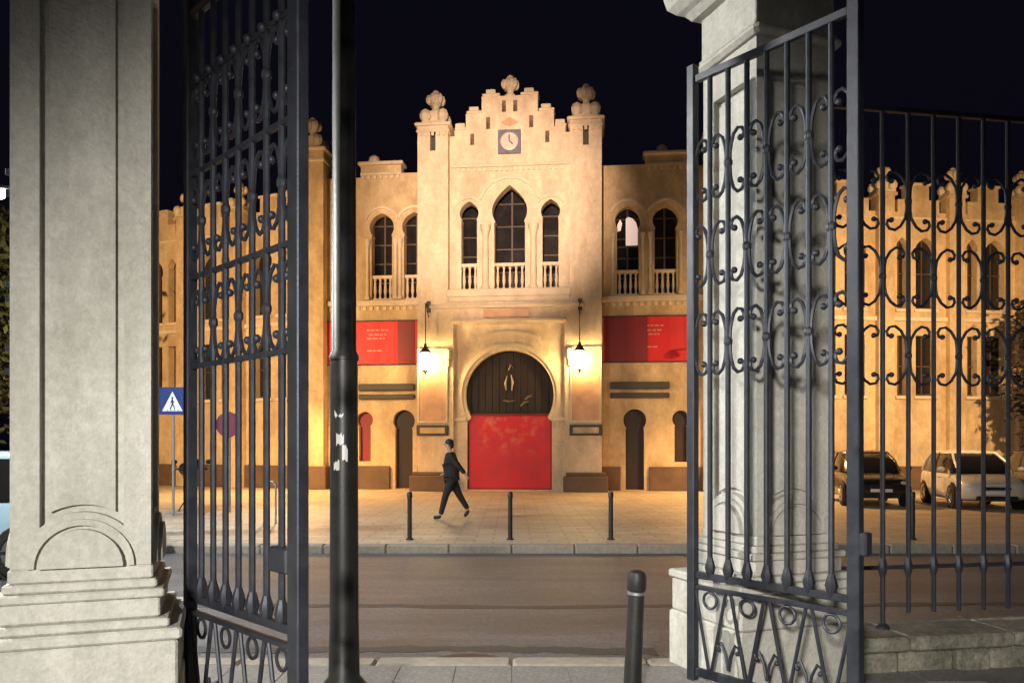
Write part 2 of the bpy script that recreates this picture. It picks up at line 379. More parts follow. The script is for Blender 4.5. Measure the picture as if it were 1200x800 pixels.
P('loggia_side', MB().box(-2.1, -2.0, .803, 1.349, 6.5, 11.2).box(2.0, 2.1, .803, 1.349, 6.5, 11.2).box(-2.0, 2.0, .803, 1.349, 11.0, 11.2).box(-2.0, 2.0, .803, 1.349, 6.5, 6.98), PLASTER)
for sx in (-1, 1):
    P('column', MB().lathe([(.17, 7.0), (.17, 7.12), (.12, 7.18), (.105, 8.9), (.13, 8.95), (.13, 9.0), (.19, 9.18), (.19, 9.28)], 12, (sx*.84, .26, 0)), TRIM, smooth=True)
bal = MB().lathe([(.05, 0), (.05, .06), (.03, .1), (.06, .3), (.035, .6), (.035, .7), (.05, .74), (.05, .8)], 8).build('baluster', TRIM, BR, True); bal.location = (-.42, .5, 7.06)
firstb = True
def balustrade(cx, hw, y, z, n, k=1.):
    global firstb
    P('balustrade_rail', MB().box(cx - hw, cx + hw, y - .09, y + .09, z + .86*k, z + .98*k, .015), TRIM)
    P('balustrade_base', MB().box(cx - hw, cx + hw, y - .08, y + .08, z, z + .06), TRIM)
    for i in range(n):
        x = cx - hw + (2*hw) * (i + .5) / n
        if firstb: bal.location = (x, y, z + .06); bal.scale = (1, 1, k); firstb = False
        else: inst(bal, BR, (x, y, z + .06), (0, 0, 0), (1, 1, k))
balustrade(0, .54, .5, 7.0, 5); balustrade(-1.43, .30, .5, 7.0, 3); balustrade(1.43, .30, .5, 7.0, 3)
P('balcony_slab', MB().box(-2.16, 2.16, -.12, .6, 6.72, 6.99, .03).box(-2.1, 2.1, -.05, .5, 6.56, 6.72), TRIM)

# --- twin towers
def pinnacle(cx, cy, z, k=1.):
    m = MB().box(cx - .42*k, cx + .42*k, cy - .42*k, cy + .42*k, z, z + .14*k, .02).box(cx - .25*k, cx + .25*k, cy - .25*k, cy + .25*k, z + .14*k, z + .55*k, .02)
    for a in (-1, 1):
        for b in (-1, 1): m.lathe([(.10*k, 0), (.19*k, .1*k), (.21*k, .24*k), (.15*k, .38*k), (.05*k, .45*k)], 8, (cx + a*.31*k, cy + b*.31*k, z + .13*k))
    m.v += []; kn = knob(cx, cy, z + .5*k, k); m.add(kn.v, kn.f)
    return m
for sx in (-1, 1):
    a, b = sorted((sx*2.12, sx*3.2)); cx = (a + b) / 2
    t = P('tower_wall', MB().plate([(a, 0), (b, 0), (b, 12.72), (a, 12.72)], [[(cx-.10, 11.85), (cx+.10, 11.85), (cx+.10, 12.5), (cx-.10, 12.5)]], 0, .3), CREAM)
    P('tower_core', MB().box(a, b, .303, 1.7, 0, 12.72), CREAM, t)
    P('tower_slot', MB().box(cx-.1, cx+.1, .2, .25, 11.85, 12.5), DARKTRIM, t)
    P('tower_cornice', MB().box(a - .10, b + .10, -.10, 1.8, 12.723, 12.83, .03).box(a - .05, b + .05, -.05, 1.75, 12.5, 12.58, .02), TRIM, t)
    P('pinnacle', pinnacle(cx, .55, 12.83, 1.), TRIM, t)
    bb = P('tower_base', MB().box(cx - .76, cx + .76, -.34, .6, 0, .54, .03).box(cx - .68, cx + .68, -.22, .5, .54, .66, .02), PLINTH)
    P('tile_panel', MB().box(cx - .46, cx + .46, -.05, -.003, 2.42, 4.86, .015), PINK)
    P('panel_frame', MB().plate([(cx-.53, 2.36), (cx+.53, 2.36), (cx+.53, 4.95), (cx-.53, 4.95)], [[(cx-.462, 2.43), (cx+.462, 2.43), (cx+.462, 4.87), (cx-.462, 4.87)]], -.08, -.003), TRIM)
    pl = P('plaque', MB().box(cx - .56, cx + .56, -.09, -.003, 1.92, 2.29, .02), DARKTRIM)
    P('plaque_field', MB().box(cx - .44, cx + .44, -.1, -.089, 2.0, 2.2), PLASTER, pl)
    P('corbel', MB().box(sx*2.12 - .10, sx*2.12 + .10, -.2, -.003, 4.55, 4.9, .03).box(sx*2.12 - .06, sx*2.12 + .06, -.14, -.003, 4.3, 4.55, .02), TRIM)
P('mid_backing', MB().box(-2.11, 2.11, .62, 1.7, .0, 6.55), PLASTER)

def dentils(x0, x1, y, z, parent, step=.2, s_=.1):
    m = MB(); n = int((x1 - x0)/step)
    for i in range(n): x = x0 + (i + .5)*(x1 - x0)/n; m.box(x - s_/2, x + s_/2, y - .07, y - .003, z - .13, z)
    return tag(m.build('dentil_row', TRIM, parent), kind='stuff')
for sx in (-1, 1): dentils(*sorted((sx*2.14, sx*3.18)), 0, 12.49, BR, .18)
dentils(-1.9, 1.9, .35, 11.3, BR, .19)
# --- portal
al = [(-1.94, .02), (1.94, .02), (1.94, 5.8), (-1.94, 5.8)]
P('portal_frame', MB().plate([(-2.118, 0), (2.118, 0), (2.118, 6.56), (-2.118, 6.56)], [al], 0, .2), CREAM)
door_hole = [(1.48, .04), (1.48, 2.42), (1.36, 2.52)] + arc(0, 3.34, 1.55, -30, 210, 40) + [(-1.36, 2.52), (-1.48, 2.42), (-1.48, .04)]
P('portal_wall', MB().plate([(-2.0, .0), (2.0, .0), (2.0, 5.9), (-2.0, 5.9)], [door_hole], .203, .5), CREAM)
P('portal_moulding', MB().box(-2.75, 2.6, -.16, -.003, 6.33, 6.46, .02), TRIM)
P('portal_moulding', MB().box(-2.0, 2.0, -.10, -.003, 5.84, 5.94, .015), TRIM)
P('arch_ring', MB().plate(arc(0, 3.34, 1.80, -24, 204, 40) + arc(0, 3.34, 1.66, 204, -24, 40), [], .15, .2), TRIM)
P('arch_hood', hood(0, 2.6, 2.95, 68, 112, .2, .05, .09), TRIM)
pq = P('lintel_plaque', MB().box(-.86, .72, -.07, -.003, 5.99, 6.28, .015), PINK)
for sx in (-1, 1): P('impost', MB().box(sx*1.74 - .25, sx*1.74 + .25, .11, .2, 2.42, 2.56, .015), TRIM)
# the great door: planks, tympanum ironwork
dr = P('door', MB().box(-1.6, 1.6, .56, .615, 0, 5.0), WOOD); dr['label'] = 'tall dark wooden horseshoe door'
for i in range(13):
    x = -1.5 + i * .25
    hz = 3.34 + sqrt(max(.01, 1.54**2 - min(abs(x), 1.5)**2)) - .02
    MB().box(x - .115, x + .115, .52, .558, .02, max(2.5, hz), .008).build('plank', WOOD, dr)
P('tympanum_bar', MB().box(-1.45, 1.45, .46, .519, 2.6, 2.76, .01), WOOD, dr)
for pts in (((-.14, 3.52), (-.17, 3.75), (-.10, 4.02)), ((.06, 3.5), (.10, 3.78), (.04, 4.05)), ((-.05, 4.22), (.03, 4.42), (.10, 4.30)), ((.36, 2.95), (.50, 3.08), (.66, 3.12)), ((.52, 3.18), (.66, 3.30), (.78, 3.32)), ((-.25, 3.16), (-.05, 3.12), (.16, 3.15))):
    P('door_ornament', MB().tube([(x, .49, z) for x, z in pts], [.02, .045, .018], 6), BRASS, dr, True)
# --- wings beside the pavilion
def wing(sx, xs_up, x_door, x_niche, x_end, tall):
    Y = .9; x0, x1 = sorted((sx*3.2, sx*x_end))
    holes = [horseshoe(c, 6.85, .38, 9.98, .45, .06) for c in xs_up] + [horseshoe(x_door, .02, .32, 2.86, .40, 0), horseshoe(x_niche, 1.0, .22, 2.8, .30, 0)]
    t0, t1 = sorted((sx*tall[0], sx*tall[1]))
    if sx < 0: outl = [(x0, 0), (x1, 0), (x1, 11.42), (t1, 11.42), (t1, 11.72), (t0, 11.72), (t0, 11.3), (x0, 11.3)]
    else: outl = [(x0, 0), (x1, 0), (x1, 11.3), (t1, 11.3), (t1, 11.72), (t0, 11.72), (t0, 11.42), (x0, 11.42)]
    w = P('wing_wall', MB().plate(outl, holes, Y, Y + .4), PLASTER)
    P('wing_backing', MB().box(x0, x1, Y + .85, Y + 1.0, 0, 11.2), PLASTER, w)
    P('wing_cornice', MB().box(t0 - .08, t1 + .08, Y - .14, Y + .5, 11.723, 11.84, .02).box(t0, t1, Y - .07, Y - .003, 11.36, 11.44), TRIM, w)
    dentils(t0, t1, Y, 11.35, w); dentils(x0 + .05, x1 - .05, Y, 6.6, w, .24, .12)
    P('wing_finial', MB().lathe([(.2, 0), (.22, .1), (.17, .24), (.05, .32)], 10, ((t0 + t1)/2 - .3, Y + .2, 11.84)), TRIM, w)
    P('balcony_band', MB().box(x0, x1, Y - .13, Y - .003, 6.62, 6.82, .02), TRIM, w)
    P('wing_plinth', MB().box(x0, x_door - .5, Y - .12, Y - .003, 0, .84, .02), PLINTH, w)
    if x1 - x_door > .6: P('wing_plinth', MB().box(x_door + .5, x1, Y - .12, Y - .003, 0, .84, .02), PLINTH, w)
    for z0, z1, d in ((3.56, 3.80, .16), (3.24, 3.42, .12)):
        c0, c1 = sorted((sx*3.5, sx*5.55)); P('dark_moulding', MB().box(c0, c1, Y - d, Y - .003, z0, z1, .02), DARKTRIM, w)
    for c in xs_up:
        window(c, None, Y + .5, 6.85, 10.05, .46, 4, 2)
        balustrade(c, .38, Y + .15, 6.85, 4, .92)
        P('arch_hood', hood(c, 9.55, .68, 20, 160, Y - .003, .06, .09), TRIM, w)
        for s2 in (-1, 1): P('column', MB().lathe([(.09, 6.85), (.09, 6.95), (.06, 7.0), (.055, 8.75), (.1, 8.95), (.1, 9.02)], 10, (c + s2*.52, Y - .05, 0)), TRIM, smooth=True)
    P('door', MB().box(x_door - .42, x_door + .42, Y + .22, Y + .27, 0, 2.95), WOOD)
    P('niche_panel', MB().box(x_niche - .32, x_niche + .32, Y + .22, Y + .27, .9, 2.85), BAND if sx < 0 else WOOD)
    # tower at the end of the wing
    e0, e1 = sorted((sx*x_end, sx*(x_end + 1.15))); cx = (e0 + e1)/2
    t = P('tower_wall', MB().box(e0, e1, .45, 2.4, 0, 12.2), PLASTER)
    P('tower_cornice', MB().box(e0 - .1, e1 + .1, .35, 2.5, 12.203, 12.32, .03).box(e0 - .05, e1 + .05, .4, 2.45, 11.8, 11.9, .02), TRIM, t)
    P('pinnacle', pinnacle(cx, 1.0, 12.32, .95), TRIM, t)
    P('tower_base', MB().box(e0 - .12, e1 + .12, .33, 2.4, 0, .84, .02), PLINTH, t)
wing(-1, (-4.72, -3.52), -3.9, -5.35, 6.75, (4.0, 5.5))
wing(1, (4.12, 5.42), 4.36, 5.95, 6.75, (4.72, 6.5))
lw_ = P('window', MB().box(3.70, 4.56, 1.375, 1.385, 8.62, 8.68), SHUT); lw_['label'] = 'window with two lit upper panes'
P('lit_pane', MB().plate([(4.06, 8.7), (4.48, 8.7), (4.48, 9.3), (4.42, 9.52), (4.30, 9.66), (4.14, 9.72), (4.06, 9.66)], [], 1.36, 1.37), LITW, lw_)
P('lit_pane', MB().plate([(3.76, 9.2), (3.88, 9.24), (3.93, 9.5), (3.86, 9.64), (3.76, 9.45)], [], 1.36, 1.37), LITW, lw_)
P('main_roof', MB().box(-6.5, 6.6, 1.95, 9, 0, 10.9), PLASTER)

# --- the ring's outer ranges, swinging back on both sides
def range_wall(sx, x_start, length, ang):
    M_ = Matrix.Translation((sx*x_start, 1.0, 0)) @ Matrix.Rotation(sx*R(ang), 4, 'Z')
    n = int(length / 2.7); holes = []; outl = [(0, 0)]
    sgn = lambda x: sx * x
    H = 9.9; bays = [i * 2.7 for i in range(n)]
    top = []
    for b in bays:
        top += [(b, H), (b + .55, H), (b + .55, H + .45), (b + .95, H + .45), (b + .95, H + .95), (b + 1.75, H + .95), (b + 1.75, H + .45), (b + 2.15, H + .45), (b + 2.15, H), (b + 2.7, H)]
    tops = [top[0]] + [p for i, p in enumerate(top[1:]) if p != top[i]]
    outl = [(0, 0), (n*2.7, 0)] + tops[::-1]
    for b in bays:
        for (c, h) in ((b + 1.62, .38), (b + .72, .19)):
            holes.append(horseshoe(c, 6.45, h, 9.0, h*1.12, .1, 14)); holes.append([(c-h, 3.35), (c+h, 3.35), (c+h, 5.5), (c-h, 5.5)])
    fl = lambda pts: [(sx*x, z) for x, z in pts]
    mk = lambda mb: mb.xf(M_)
    w = P('range_wall', mk(MB().plate(fl(outl), [fl(h) for h in holes], 0, .4)), PLASTER)
    x0, x1 = sorted((0, sx*n*2.7))
    P('range_block', mk(MB().box(x0, x1, .8, 7, 0, H - .3)), PLASTER, w)
    P('range_plinth', mk(MB().box(x0, x1, -.12, -.003, 0, .84, .02)), PLINTH, w)
    P('string_course', mk(MB().box(x0, x1, -.10, -.003, 6.0, 6.16, .02).box(x0, x1, -.08, -.003, 9.62, 9.72, .015)), TRIM, w)
    for b in bays:
        for (c, h) in ((b + 1.62, .38), (b + .72, .19)):
            for (z0, z1) in ((6.45, 9.05), (3.35, 5.5)):
                m = MB(); X = sx*c
                m.box(X - h, X + h, .24, .28, z0, z0 + .08).box(X - .025, X + .025, .24, .28, z0, z1).box(X - h, X + h, .24, .28, (z0+z1)/2 - .02, (z0+z1)/2 + .02)
                wd = P('window', mk(m), SHUT); P('pane', mk(MB().box(X - h - .1, X + h + .1, .30, .32, z0 - .1, z1 + .1)), GLASS, wd)
                P('sill', mk(MB().box(X - h - .08, X + h + .08, -.09, -.003, z0 - .12, z0, .015)), TRIM, wd)
        P('step_cap', mk(MB().box(*sorted((sx*(b + .9), sx*(b + 1.8))), -.07, .47, H + .953, H + 1.05, .02)), TRIM, w)
    for i in range(n + 1):
        X = sx*i*2.7; pr = P('pier', mk(MB().box(X - .3, X + .3, -.22, .3, 0, H + .5).box(X - .38, X + .38, -.3, .4, H + .5, H + .62, .02)), PLASTER, w)
        P('pinnacle', mk(pinnacle(X, .05, H + .62, .78)), TRIM, w)
range_wall(-1, 7.9, 14, 17)
range_wall(1, 7.9, 11.5, 13)

# ================================================================== lanterns and banners on the building
BM = BR.matrix_basis if False else Matrix.Translation((-.12, 28, 0)) @ Matrix.Rotation(R(-6), 4, 'Z')
def onB(x, y, z): return BM @ Vector((x, y, z))
def lantern(x, label):
    L0 = empty('wall_lantern', onB(x, -.55, 4.1), R(-6)); tag(L0, label, 'lantern', 'lanterns flanking the bullring doorway')
    MB().tube([(0, .545, 2.3), (0, .2, 2.36), (0, 0, 2.32)], .028, 8).box(-.07, .07, .50, .546, 2.1, 2.5, .01).tube([(0, .54, 1.95), (0, .3, 2.1), (0, .12, 2.33)], .016, 6).build('bracket', IRON, L0)
    MB().tube([(0, 0, 2.34), (0, 0, .92)], .016, 6).build('hanging_rod', IRON, L0)
    MB().lathe([(.05, .95), (.07, .84), (.19, .70), (.215, .66), (.19, .64)], 6).build('lantern_cap', IRON, L0)
    MB().lathe([(.02, -.09), (.05, -.05), (.03, -.01), (.10, 0), (.13, .03), (.13, .06)], 6).build('lantern_base', IRON, L0)
    fr = MB()
    for k in range(6):
        w = 2*pi*(k+.5)/6; fr.tube([(.128*cos(w), .128*sin(w), .06), (.19*cos(w), .19*sin(w), .65)], .010, 5)
    fr.build('lantern_frame', IRON, L0)
    MB().lathe([(.115, .065), (.175, .63)], 6).build('lantern_glass', LANT, L0)
lantern(-2.8, 'lit iron lantern hanging on the tower that the walking person passes'); lantern(2.46, 'lit iron lantern hanging on the doorway tower farther from the walking person')

def banner(x0, x1, z0, z1, yl, label, shade_span):
    L0 = empty('red_banner', onB((x0 + x1)/2, yl, z0), R(-6)); tag(L0, label, 'banner', 'red banners on the bullring wings')
    h = (x1 - x0)/2; n = 14; m = MB(); vs = []
    for i in range(n + 1):
        for z in (0, z1 - z0):
            vs.append((-h + 2*h*i/n, .012*sin(i*1.7), z))
    vs2 = [(x, y + .015, z) for x, y, z in vs]; o = len(vs)
    fs = [(2*i, 2*i+2, 2*i+3, 2*i+1) for i in range(n)] + [(o+2*i+1, o+2*i+3, o+2*i+2, o+2*i) for i in range(n)] + [(0, 1, o+1, o), (2*n, 2*n+o, 2*n+1+o, 2*n+1)] + [(2*i+1, 2*i+3, o+2*i+3, o+2*i+1) for i in range(n)] + [(2*i, o+2*i, o+2*i+2, 2*i+2) for i in range(n)]
    m.add(vs + vs2, fs).build('banner_sheet', BANR, L0)
    d0, d1 = shade_span
    MB().box(d0, d1, -.035, -.016, .02, z1 - z0 - .02).build('shade_panel', BAND, L0)  # pavilion's shadow on the banner, put in as a darker panel
    zt = z1 - z0
    c0 = -.25 if x0 < 0 else -.35
    for (a, b, z) in ((c0, c0 + .75, zt - .36), (c0 + .08, c0 + .68, zt - .52), (c0, c0 + .62, zt - .66), (c0, c0 + .55, zt - 1.1)):
        q = a
        while q < b:
            l = random.uniform(.07, .2); MB().box(q, min(q + l, b + .05), -.022, -.017, z, z + .05).build('printed_word', BANP, L0); q += l + .04
    MB().tube([(-h - .05, -.01, z1 - z0), (h + .05, -.01, z1 - z0)], .022, 6).tube([(-h - .05, -.01, 0), (h + .05, -.01, 0)], .022, 6).build('banner_batten', IRON, L0)
banner(-6.72, -3.3, 4.5, 6.08, .86, 'red banner with pale print on the wing where the person walks towards', (.9, 1.5))
banner(3.28, 6.5, 4.5, 6.10, .86, 'wide red banner with shade painted at one end, on the wing nearer the parked cars', (-1.55, -.1))
db = MB().box(-1.44, 1.44, .36, .40, .08, 2.62, .008).build('door_banner', POSTER); db.matrix_world = BM
tag(db, 'large red poster banner with pale blossoms across the doorway', 'banner')
MB().box(-1.46, 1.46, .34, .42, 2.62, 2.68).box(-1.46, 1.46, .34, .42, .0, .08).build('banner_batten', BAND, db)

# ================================================================== GATEWAY
TH = R(20); U = Vector((cos(TH), sin(TH), 0)); Nn = Vector((-sin(TH), cos(TH), 0))
PW = .62
def gate_pillar(origin, label, inner, pin, pout):
    """origin: front left corner of the shaft; local x along the gateway, y away from the park"""
    G = empty('gate_pillar', origin, TH); tag(G, label, 'pillar', 'stone pillars of the park gateway')
    w = PW; t = .055
    MB().box(t, w - t, t, w - t, 1.0, 4.3).build('shaft_core', STONE, G)
    for k in range(4):
        hole = [(.125, 1.16)] + [(.125, 1.165)] + arc(w/2, 1.03, .235, 142, 38, 16) + [(w - .125, 1.165)] + [(w - .125, 4.05), (.125, 4.05)]
        hole = [(.125, 1.198)] + [p for p in arc(w/2, 1.0, .27, 132, 48, 16)] + [(w - .125, 1.198), (w - .125, 4.05), (.125, 4.05)]
        M_ = Matrix.Translation((w/2, w/2, 0)) @ Matrix.Rotation(k*pi/2, 4, 'Z') @ Matrix.Translation((-w/2, -w/2, 0))
        outl = [(0 if k % 2 == 0 else t, 1.0), (w if k % 2 == 0 else w - t, 1.0), (w if k % 2 == 0 else w - t, 4.3), (0 if k % 2 == 0 else t, 4.3)]
        fr = MB().plate(outl, [hole], 0, t).xf(M_).build('shaft_frame', STONE, G)
        pan = [(.165, 1.27)] + arc(w/2, 1.0, .305, 117.5, 62.5, 14) + [(w - .165, 1.27), (w - .165, 4.0), (.165, 4.0)]
        MB().plate(pan, [], .024, t - .001).xf(M_).build('shaft_panel', STONE, fr)
        MB().plate(arc(w/2, 1.002, .186, 180, 0, 20), [], -.045, -.001).xf(M_).build('lunette', STONE, fr)
        ring = arc(w/2, 1.002, .235, 180, 0, 20) + arc(w/2, 1.002, .205, 0, 180, 20)
        MB().plate(ring, [], -.026, -.001).xf(M_).build('lunette_band', STONE, fr)
    for i, (pz0, pz1, q) in enumerate(((.93, 1.0, .01), (.885, .93, .03), (.84, .885, .065), (.74, .84, .045), (.695, .74, .09))):
        MB().box(-q - pin*.0, w + q, -q, w + q, pz0, pz1 - .001, .008).build('base_moulding', STONE, G)
    q = .13; a, b = (-pin, w + pout)
    MB().box(a, b, -q, w + q, .635, .694, .012).build('plinth_cap', STONE, G)
    MB().box(a + .02, b - .02, -q + .02, w + q - .02, .40, .633, .012).build('plinth_block', STONE, G)
    MB().box(a + .005, b - .005, -q + .005, w + q - .005, 0, .398, .012).build('plinth_block', STONE, G)
    # capital
    MB().box(-.05, w + .05, -.06, w + .06, 4.302, 4.37, .025).box(-.025, w + .025, -.025, w + .025, 4.371, 4.40, .008).build('necking', STONE, G)
    MB().box(-.01, w + .01, -.01, w + .01, 4.402, 4.70, .006).build('capital_block', STONE, G)
    prof = [(w/2 + .01, 4.702), (w/2 + .06, 4.71), (w/2 + .10, 4.76), (w/2 + .14, 4.78), (w/2 + .19, 4.83), (w/2 + .21, 4.91), (w/2 + .19, 5.0), (w/2 + .16, 5.07)]
    MB().lathe(prof, 4, (w/2, w/2, 0), True).build('cornice', STONE, G)
    MB().lathe([(.30, 5.07), (.30, 5.16), (.16, 5.22), (.26, 5.36), (.30, 5.52), (.22, 5.7), (.06, 5.8)], 16, (w/2, w/2, 0)).build('ball_finial', STONE, G, True)
    return G
RC = Vector((-2.09 + .265, 4.0 + .098, 0))                # inner front corner of the pillar hinging the left leaf
GL = gate_pillar(RC - U*PW, 'pale stone gate pillar with sunk panel, beside the leaf with the lock box inside', 1, .13, .15)
CC = Vector((1.612, 5.347, 0))
GR_ = gate_pillar(CC, 'pale stone gate pillar standing between the scrolled leaf and the railing', -1, .22, .13)
for z in (2.9, 2.8, 2.36, 2.29, 2.05, 1.94):
    MB().tube([(-.012, .03, z), (-.012, .03, z + .028)], .013, 8).build('hinge_pin', IRON, GL)

# wrought scroll, shared by gates and railing; local x from the bar, z about its middle
def scroll_mesh(c, h, r, ball):
    P_ = [(.012, 0), (.016, .06), (.03, .115)]
    m = MB()
    for s_ in (1, -1):
        pts = [(.014, 0), (.016, h*.16), (.024, h*.28), (c*.30, h*.42), (c*.52, h*.49), (c*.74, h*.47), (c*.84, h*.40), (c*.80, h*.33), (c*.68, h*.315)]
        m.tube([(x, 0, s_*z) for x, z in pts], r, 6); m.ball((c*.66, 0, s_*h*.325), ball, 8, 5)
    m.ball((.006, 0, 0), r*2.1, 8, 5, (1, 1, 1.5))
    return m
ROWS = ((3.2, 3.6), (2.63, 3.05), (2.06, 2.46))

def bar_mesh(z0, z1, r, collars):
    m = MB().tube([(0, 0, z0), (0, 0, z1)], r, 8)
    for z in collars: m.lathe([(r, -.07), (r*1.5, -.04), (r*2.1, 0), (r*1.5, .04), (r, .07)], 8, (0, 0, z))
    return m
def gate_leaf(H, E, label, lock_in, stile_r):
    d = Vector(E) - Vector(H); L = hypot(d.x, d.y); G = empty('iron_gate_leaf', (H[0], H[1], 0), atan2(d.y, d.x))
    tag(G, label, 'gate', 'wrought iron leaves of the park gateway')
    n = 8; c = L / n
    MB().box(-.03, .03, -.03, .03, .04, 4.12, .006).build('stile', IRON, G)
    MB().box(L - stile_r, L + stile_r, -.03, .03, .04, 4.12, .006).build('stile', IRON, G)
    for z, t in ((4.02, .025), (.74, .022), (.66, .014), (.10, .028)):
        MB().box(.032, L - stile_r - .002, -.017, .017, z - t, z + t, .004).build('rail', IRON, G)
    b0 = bar_mesh(.765, 3.995, .0175, (.80,)).build('bar', IRON, G, True); b0.location = (c, 0, 0)
    for i in range(2, n): inst(b0, G, (i*c, 0, 0))
    sm = None
    for ri, (z0, z1) in enumerate(ROWS):
        for i in range(n):
            left = (i + ri) % 2 == 0            # which bar its back leans on
            loc = (i*c if left else (i+1)*c, 0, (z0 + z1)/2); sc = (1 if left else -1, 1, 1)
            if sm is None: sm = scroll_mesh(c, .41, .0115, .021).build('scroll', IRON, G, True); sm.location = loc; sm.scale = sc
            else: inst(sm, G, loc, (0, 0, 0), sc)
    for i in range(n//2):                       # lower panel: V bars, rings and little scrolls
        x = (2*i + 1)*c
        MB().tube([(x - c*.86, 0, .645), (x - .012, 0, .13)], .0115, 7).tube([(x + c*.86, 0, .645), (x + .012, 0, .13)], .0115, 7).build('brace', IRON, G)
        MB().tube([(x + .052*cos(k*pi/8), 0, .585 + .052*sin(k*pi/8)) for k in range(16)], .0095, 6, True).build('ring', IRON, G, True)
        if i: 
            X = 2*i*c; m = MB()
            for s_ in (-1, 1): m.tube([(X, 0, .16), (X + s_*.02, 0, .26), (X + s_*.055, 0, .33), (X + s_*.085, 0, .31), (X + s_*.075, 0, .275)], .009, 6).ball((X + s_*.073, 0, .282), .016, 8, 5)
            m.build('small_scroll', IRON, G, True)
    if lock_in:
        for z in (3.62, 3.12, 2.54, 2.04): MB().box(.032, L - stile_r - .002, -.014, .014, z - .014, z + .014, .003).build('rail', IRON, G)
        bb = None
        for i in range(1, n):
            if bb is None: bb = MB().ball((0, 0, 0), .027, 10, 7).build('knob', IRON, G, True); bb.location = (i*c, -.02, 3.62)
            else: inst(bb, G, (i*c, -.02, 3.62))
    if lock_in: MB().box(L - stile_r - .17, L - stile_r - .002, -.035, .035, 1.0, 1.12, .008).build('lock_box', IRON, G)
    else: MB().box(L + stile_r + .002, L + stile_r + .045, -.035, .035, .99, 1.12, .008).build('lock_box', IRON, G)
    return G
gate_leaf((-1.825, 4.60), (-.985, 3.73), 'half open iron gate leaf with wide stile and lock box on its bars', True, .05)
gate_leaf((1.204, 5.40), (1.905, 4.50), 'open scrolled iron gate leaf standing before a stone pillar', False, .037)

# railing on its low wall, running on from the pillar
FA = R(10); FO = CC + U*(PW + .02) + Nn*.31
FE = empty('iron_railing', (FO.x, FO.y, 0), FA); tag(FE, 'tall scrolled iron railing on the low wall beside a pillar', 'railing')
c = .21; nb = 17
b0 = bar_mesh(.36, 4.05, .0165, (.70,)).build('bar', IRON, FE, True); b0.location = (c*1, 0, 0)
bl = bar_mesh(.24, 4.05, .018, (.70,)).lathe([(.05, .24), (.05, .265), (.02, .29)], 8).build('bar', IRON, FE, True); bl.location = (c*9, 0, 0)
for i in range(2, nb + 1):
    if i % 6 == 3 and i != 9: inst(bl, FE, (i*c, 0, 0))
    elif i != 9: inst(b0, FE, (i*c, 0, 0))
MB().box(.0, c*nb + .1, -.013, .013, .685, .715).build('rail', IRON, FE)
MB().box(.0, c*nb + .1, -.022, .022, 4.05, 4.085, .004).build('rail', IRON, FE)
sm = None
for ri, (z0, z1) in enumerate(ROWS):
    for i in range(nb):
        left = (i + ri) % 2 == 0; loc = (i*c if left else (i+1)*c, 0, (z0+z1)/2); sc = (1 if left else -1, 1, 1)
        if sm is None: sm = scroll_mesh(c, .44, .0105, .02).build('scroll', IRON, FE, True); sm.location = loc; sm.scale = sc
        else: inst(sm, FE, loc, (0, 0, 0), sc)
LW = empty('low_wall', (FO.x, FO.y, 0), FA); tag(LW, 'low weathered stone wall with mossy coping below the railing', 'wall')
x = .0
for i in range(6):
    l = random.uniform(.62, .9); MB().box(x + .004, x + l - .004, -.30, .2, .15, .255 + random.uniform(-.006, .004), .016).build('coping_stone', MOSS, LW); x += l
x = .0
while x < 4.2:
    l = random.uniform(.26, .44); MB().box(x + .005, x + l - .005, -.27 + random.uniform(-.02, .015), .17, -.05, .147, .018).build('wall_stone', MOSS, LW); x += l

# ================================================================== STREET FURNITURE
LP = empty('lamp_post', LAMP_POST); tag(LP, 'tall dark cylindrical lamp post with torn sticker remains', 'lamp post')
MB().lathe([(.15, 0), (.15, .06), (.10, .12), (.092, .5), (.088, 1.8), (.088, 2.14)], 24).build('shaft', IRON2, LP, True)
MB().lathe([(.080, 2.14), (.094, 2.142), (.094, 2.17), (.078, 2.20), (.062, 8.3), (.02, 8.35)], 24).build('upper_shaft', IRON2, LP, True)
for (z, a, w, h) in ((1.60, -95, .05, .06), (1.50, -75, .035, .09), (1.44, -110, .04, .05), (1.78, -100, .06, .02)):
    m = MB(); k = 6
    vs = []
    for i in range(k + 1):
        t = R(a) + (i/k - .5) * w/.09; j = random.uniform(-.012, .012)
        vs += [(.0905*cos(t), .0905*sin(t), z + j), (.0905*cos(t), .0905*sin(t), z + h + random.uniform(-.02, .02))]
    m.add(vs, [(2*i, 2*i+2, 2*i+3, 2*i+1) for i in range(k)]).build('sticker_scrap', WHITE, LP)
MB().box(-.03, .03, 0, .2, 8.12, 8.17).box(-.16, .16, .12, .26, 8.06, 8.34, .02).build('added_flood_head', IRON2, LP)  # floodlight added to the post to light the facade
MB().box(-.13, .13, .262, .27, 8.09, 8.31).build('added_flood_glass', FLOOD, LP)

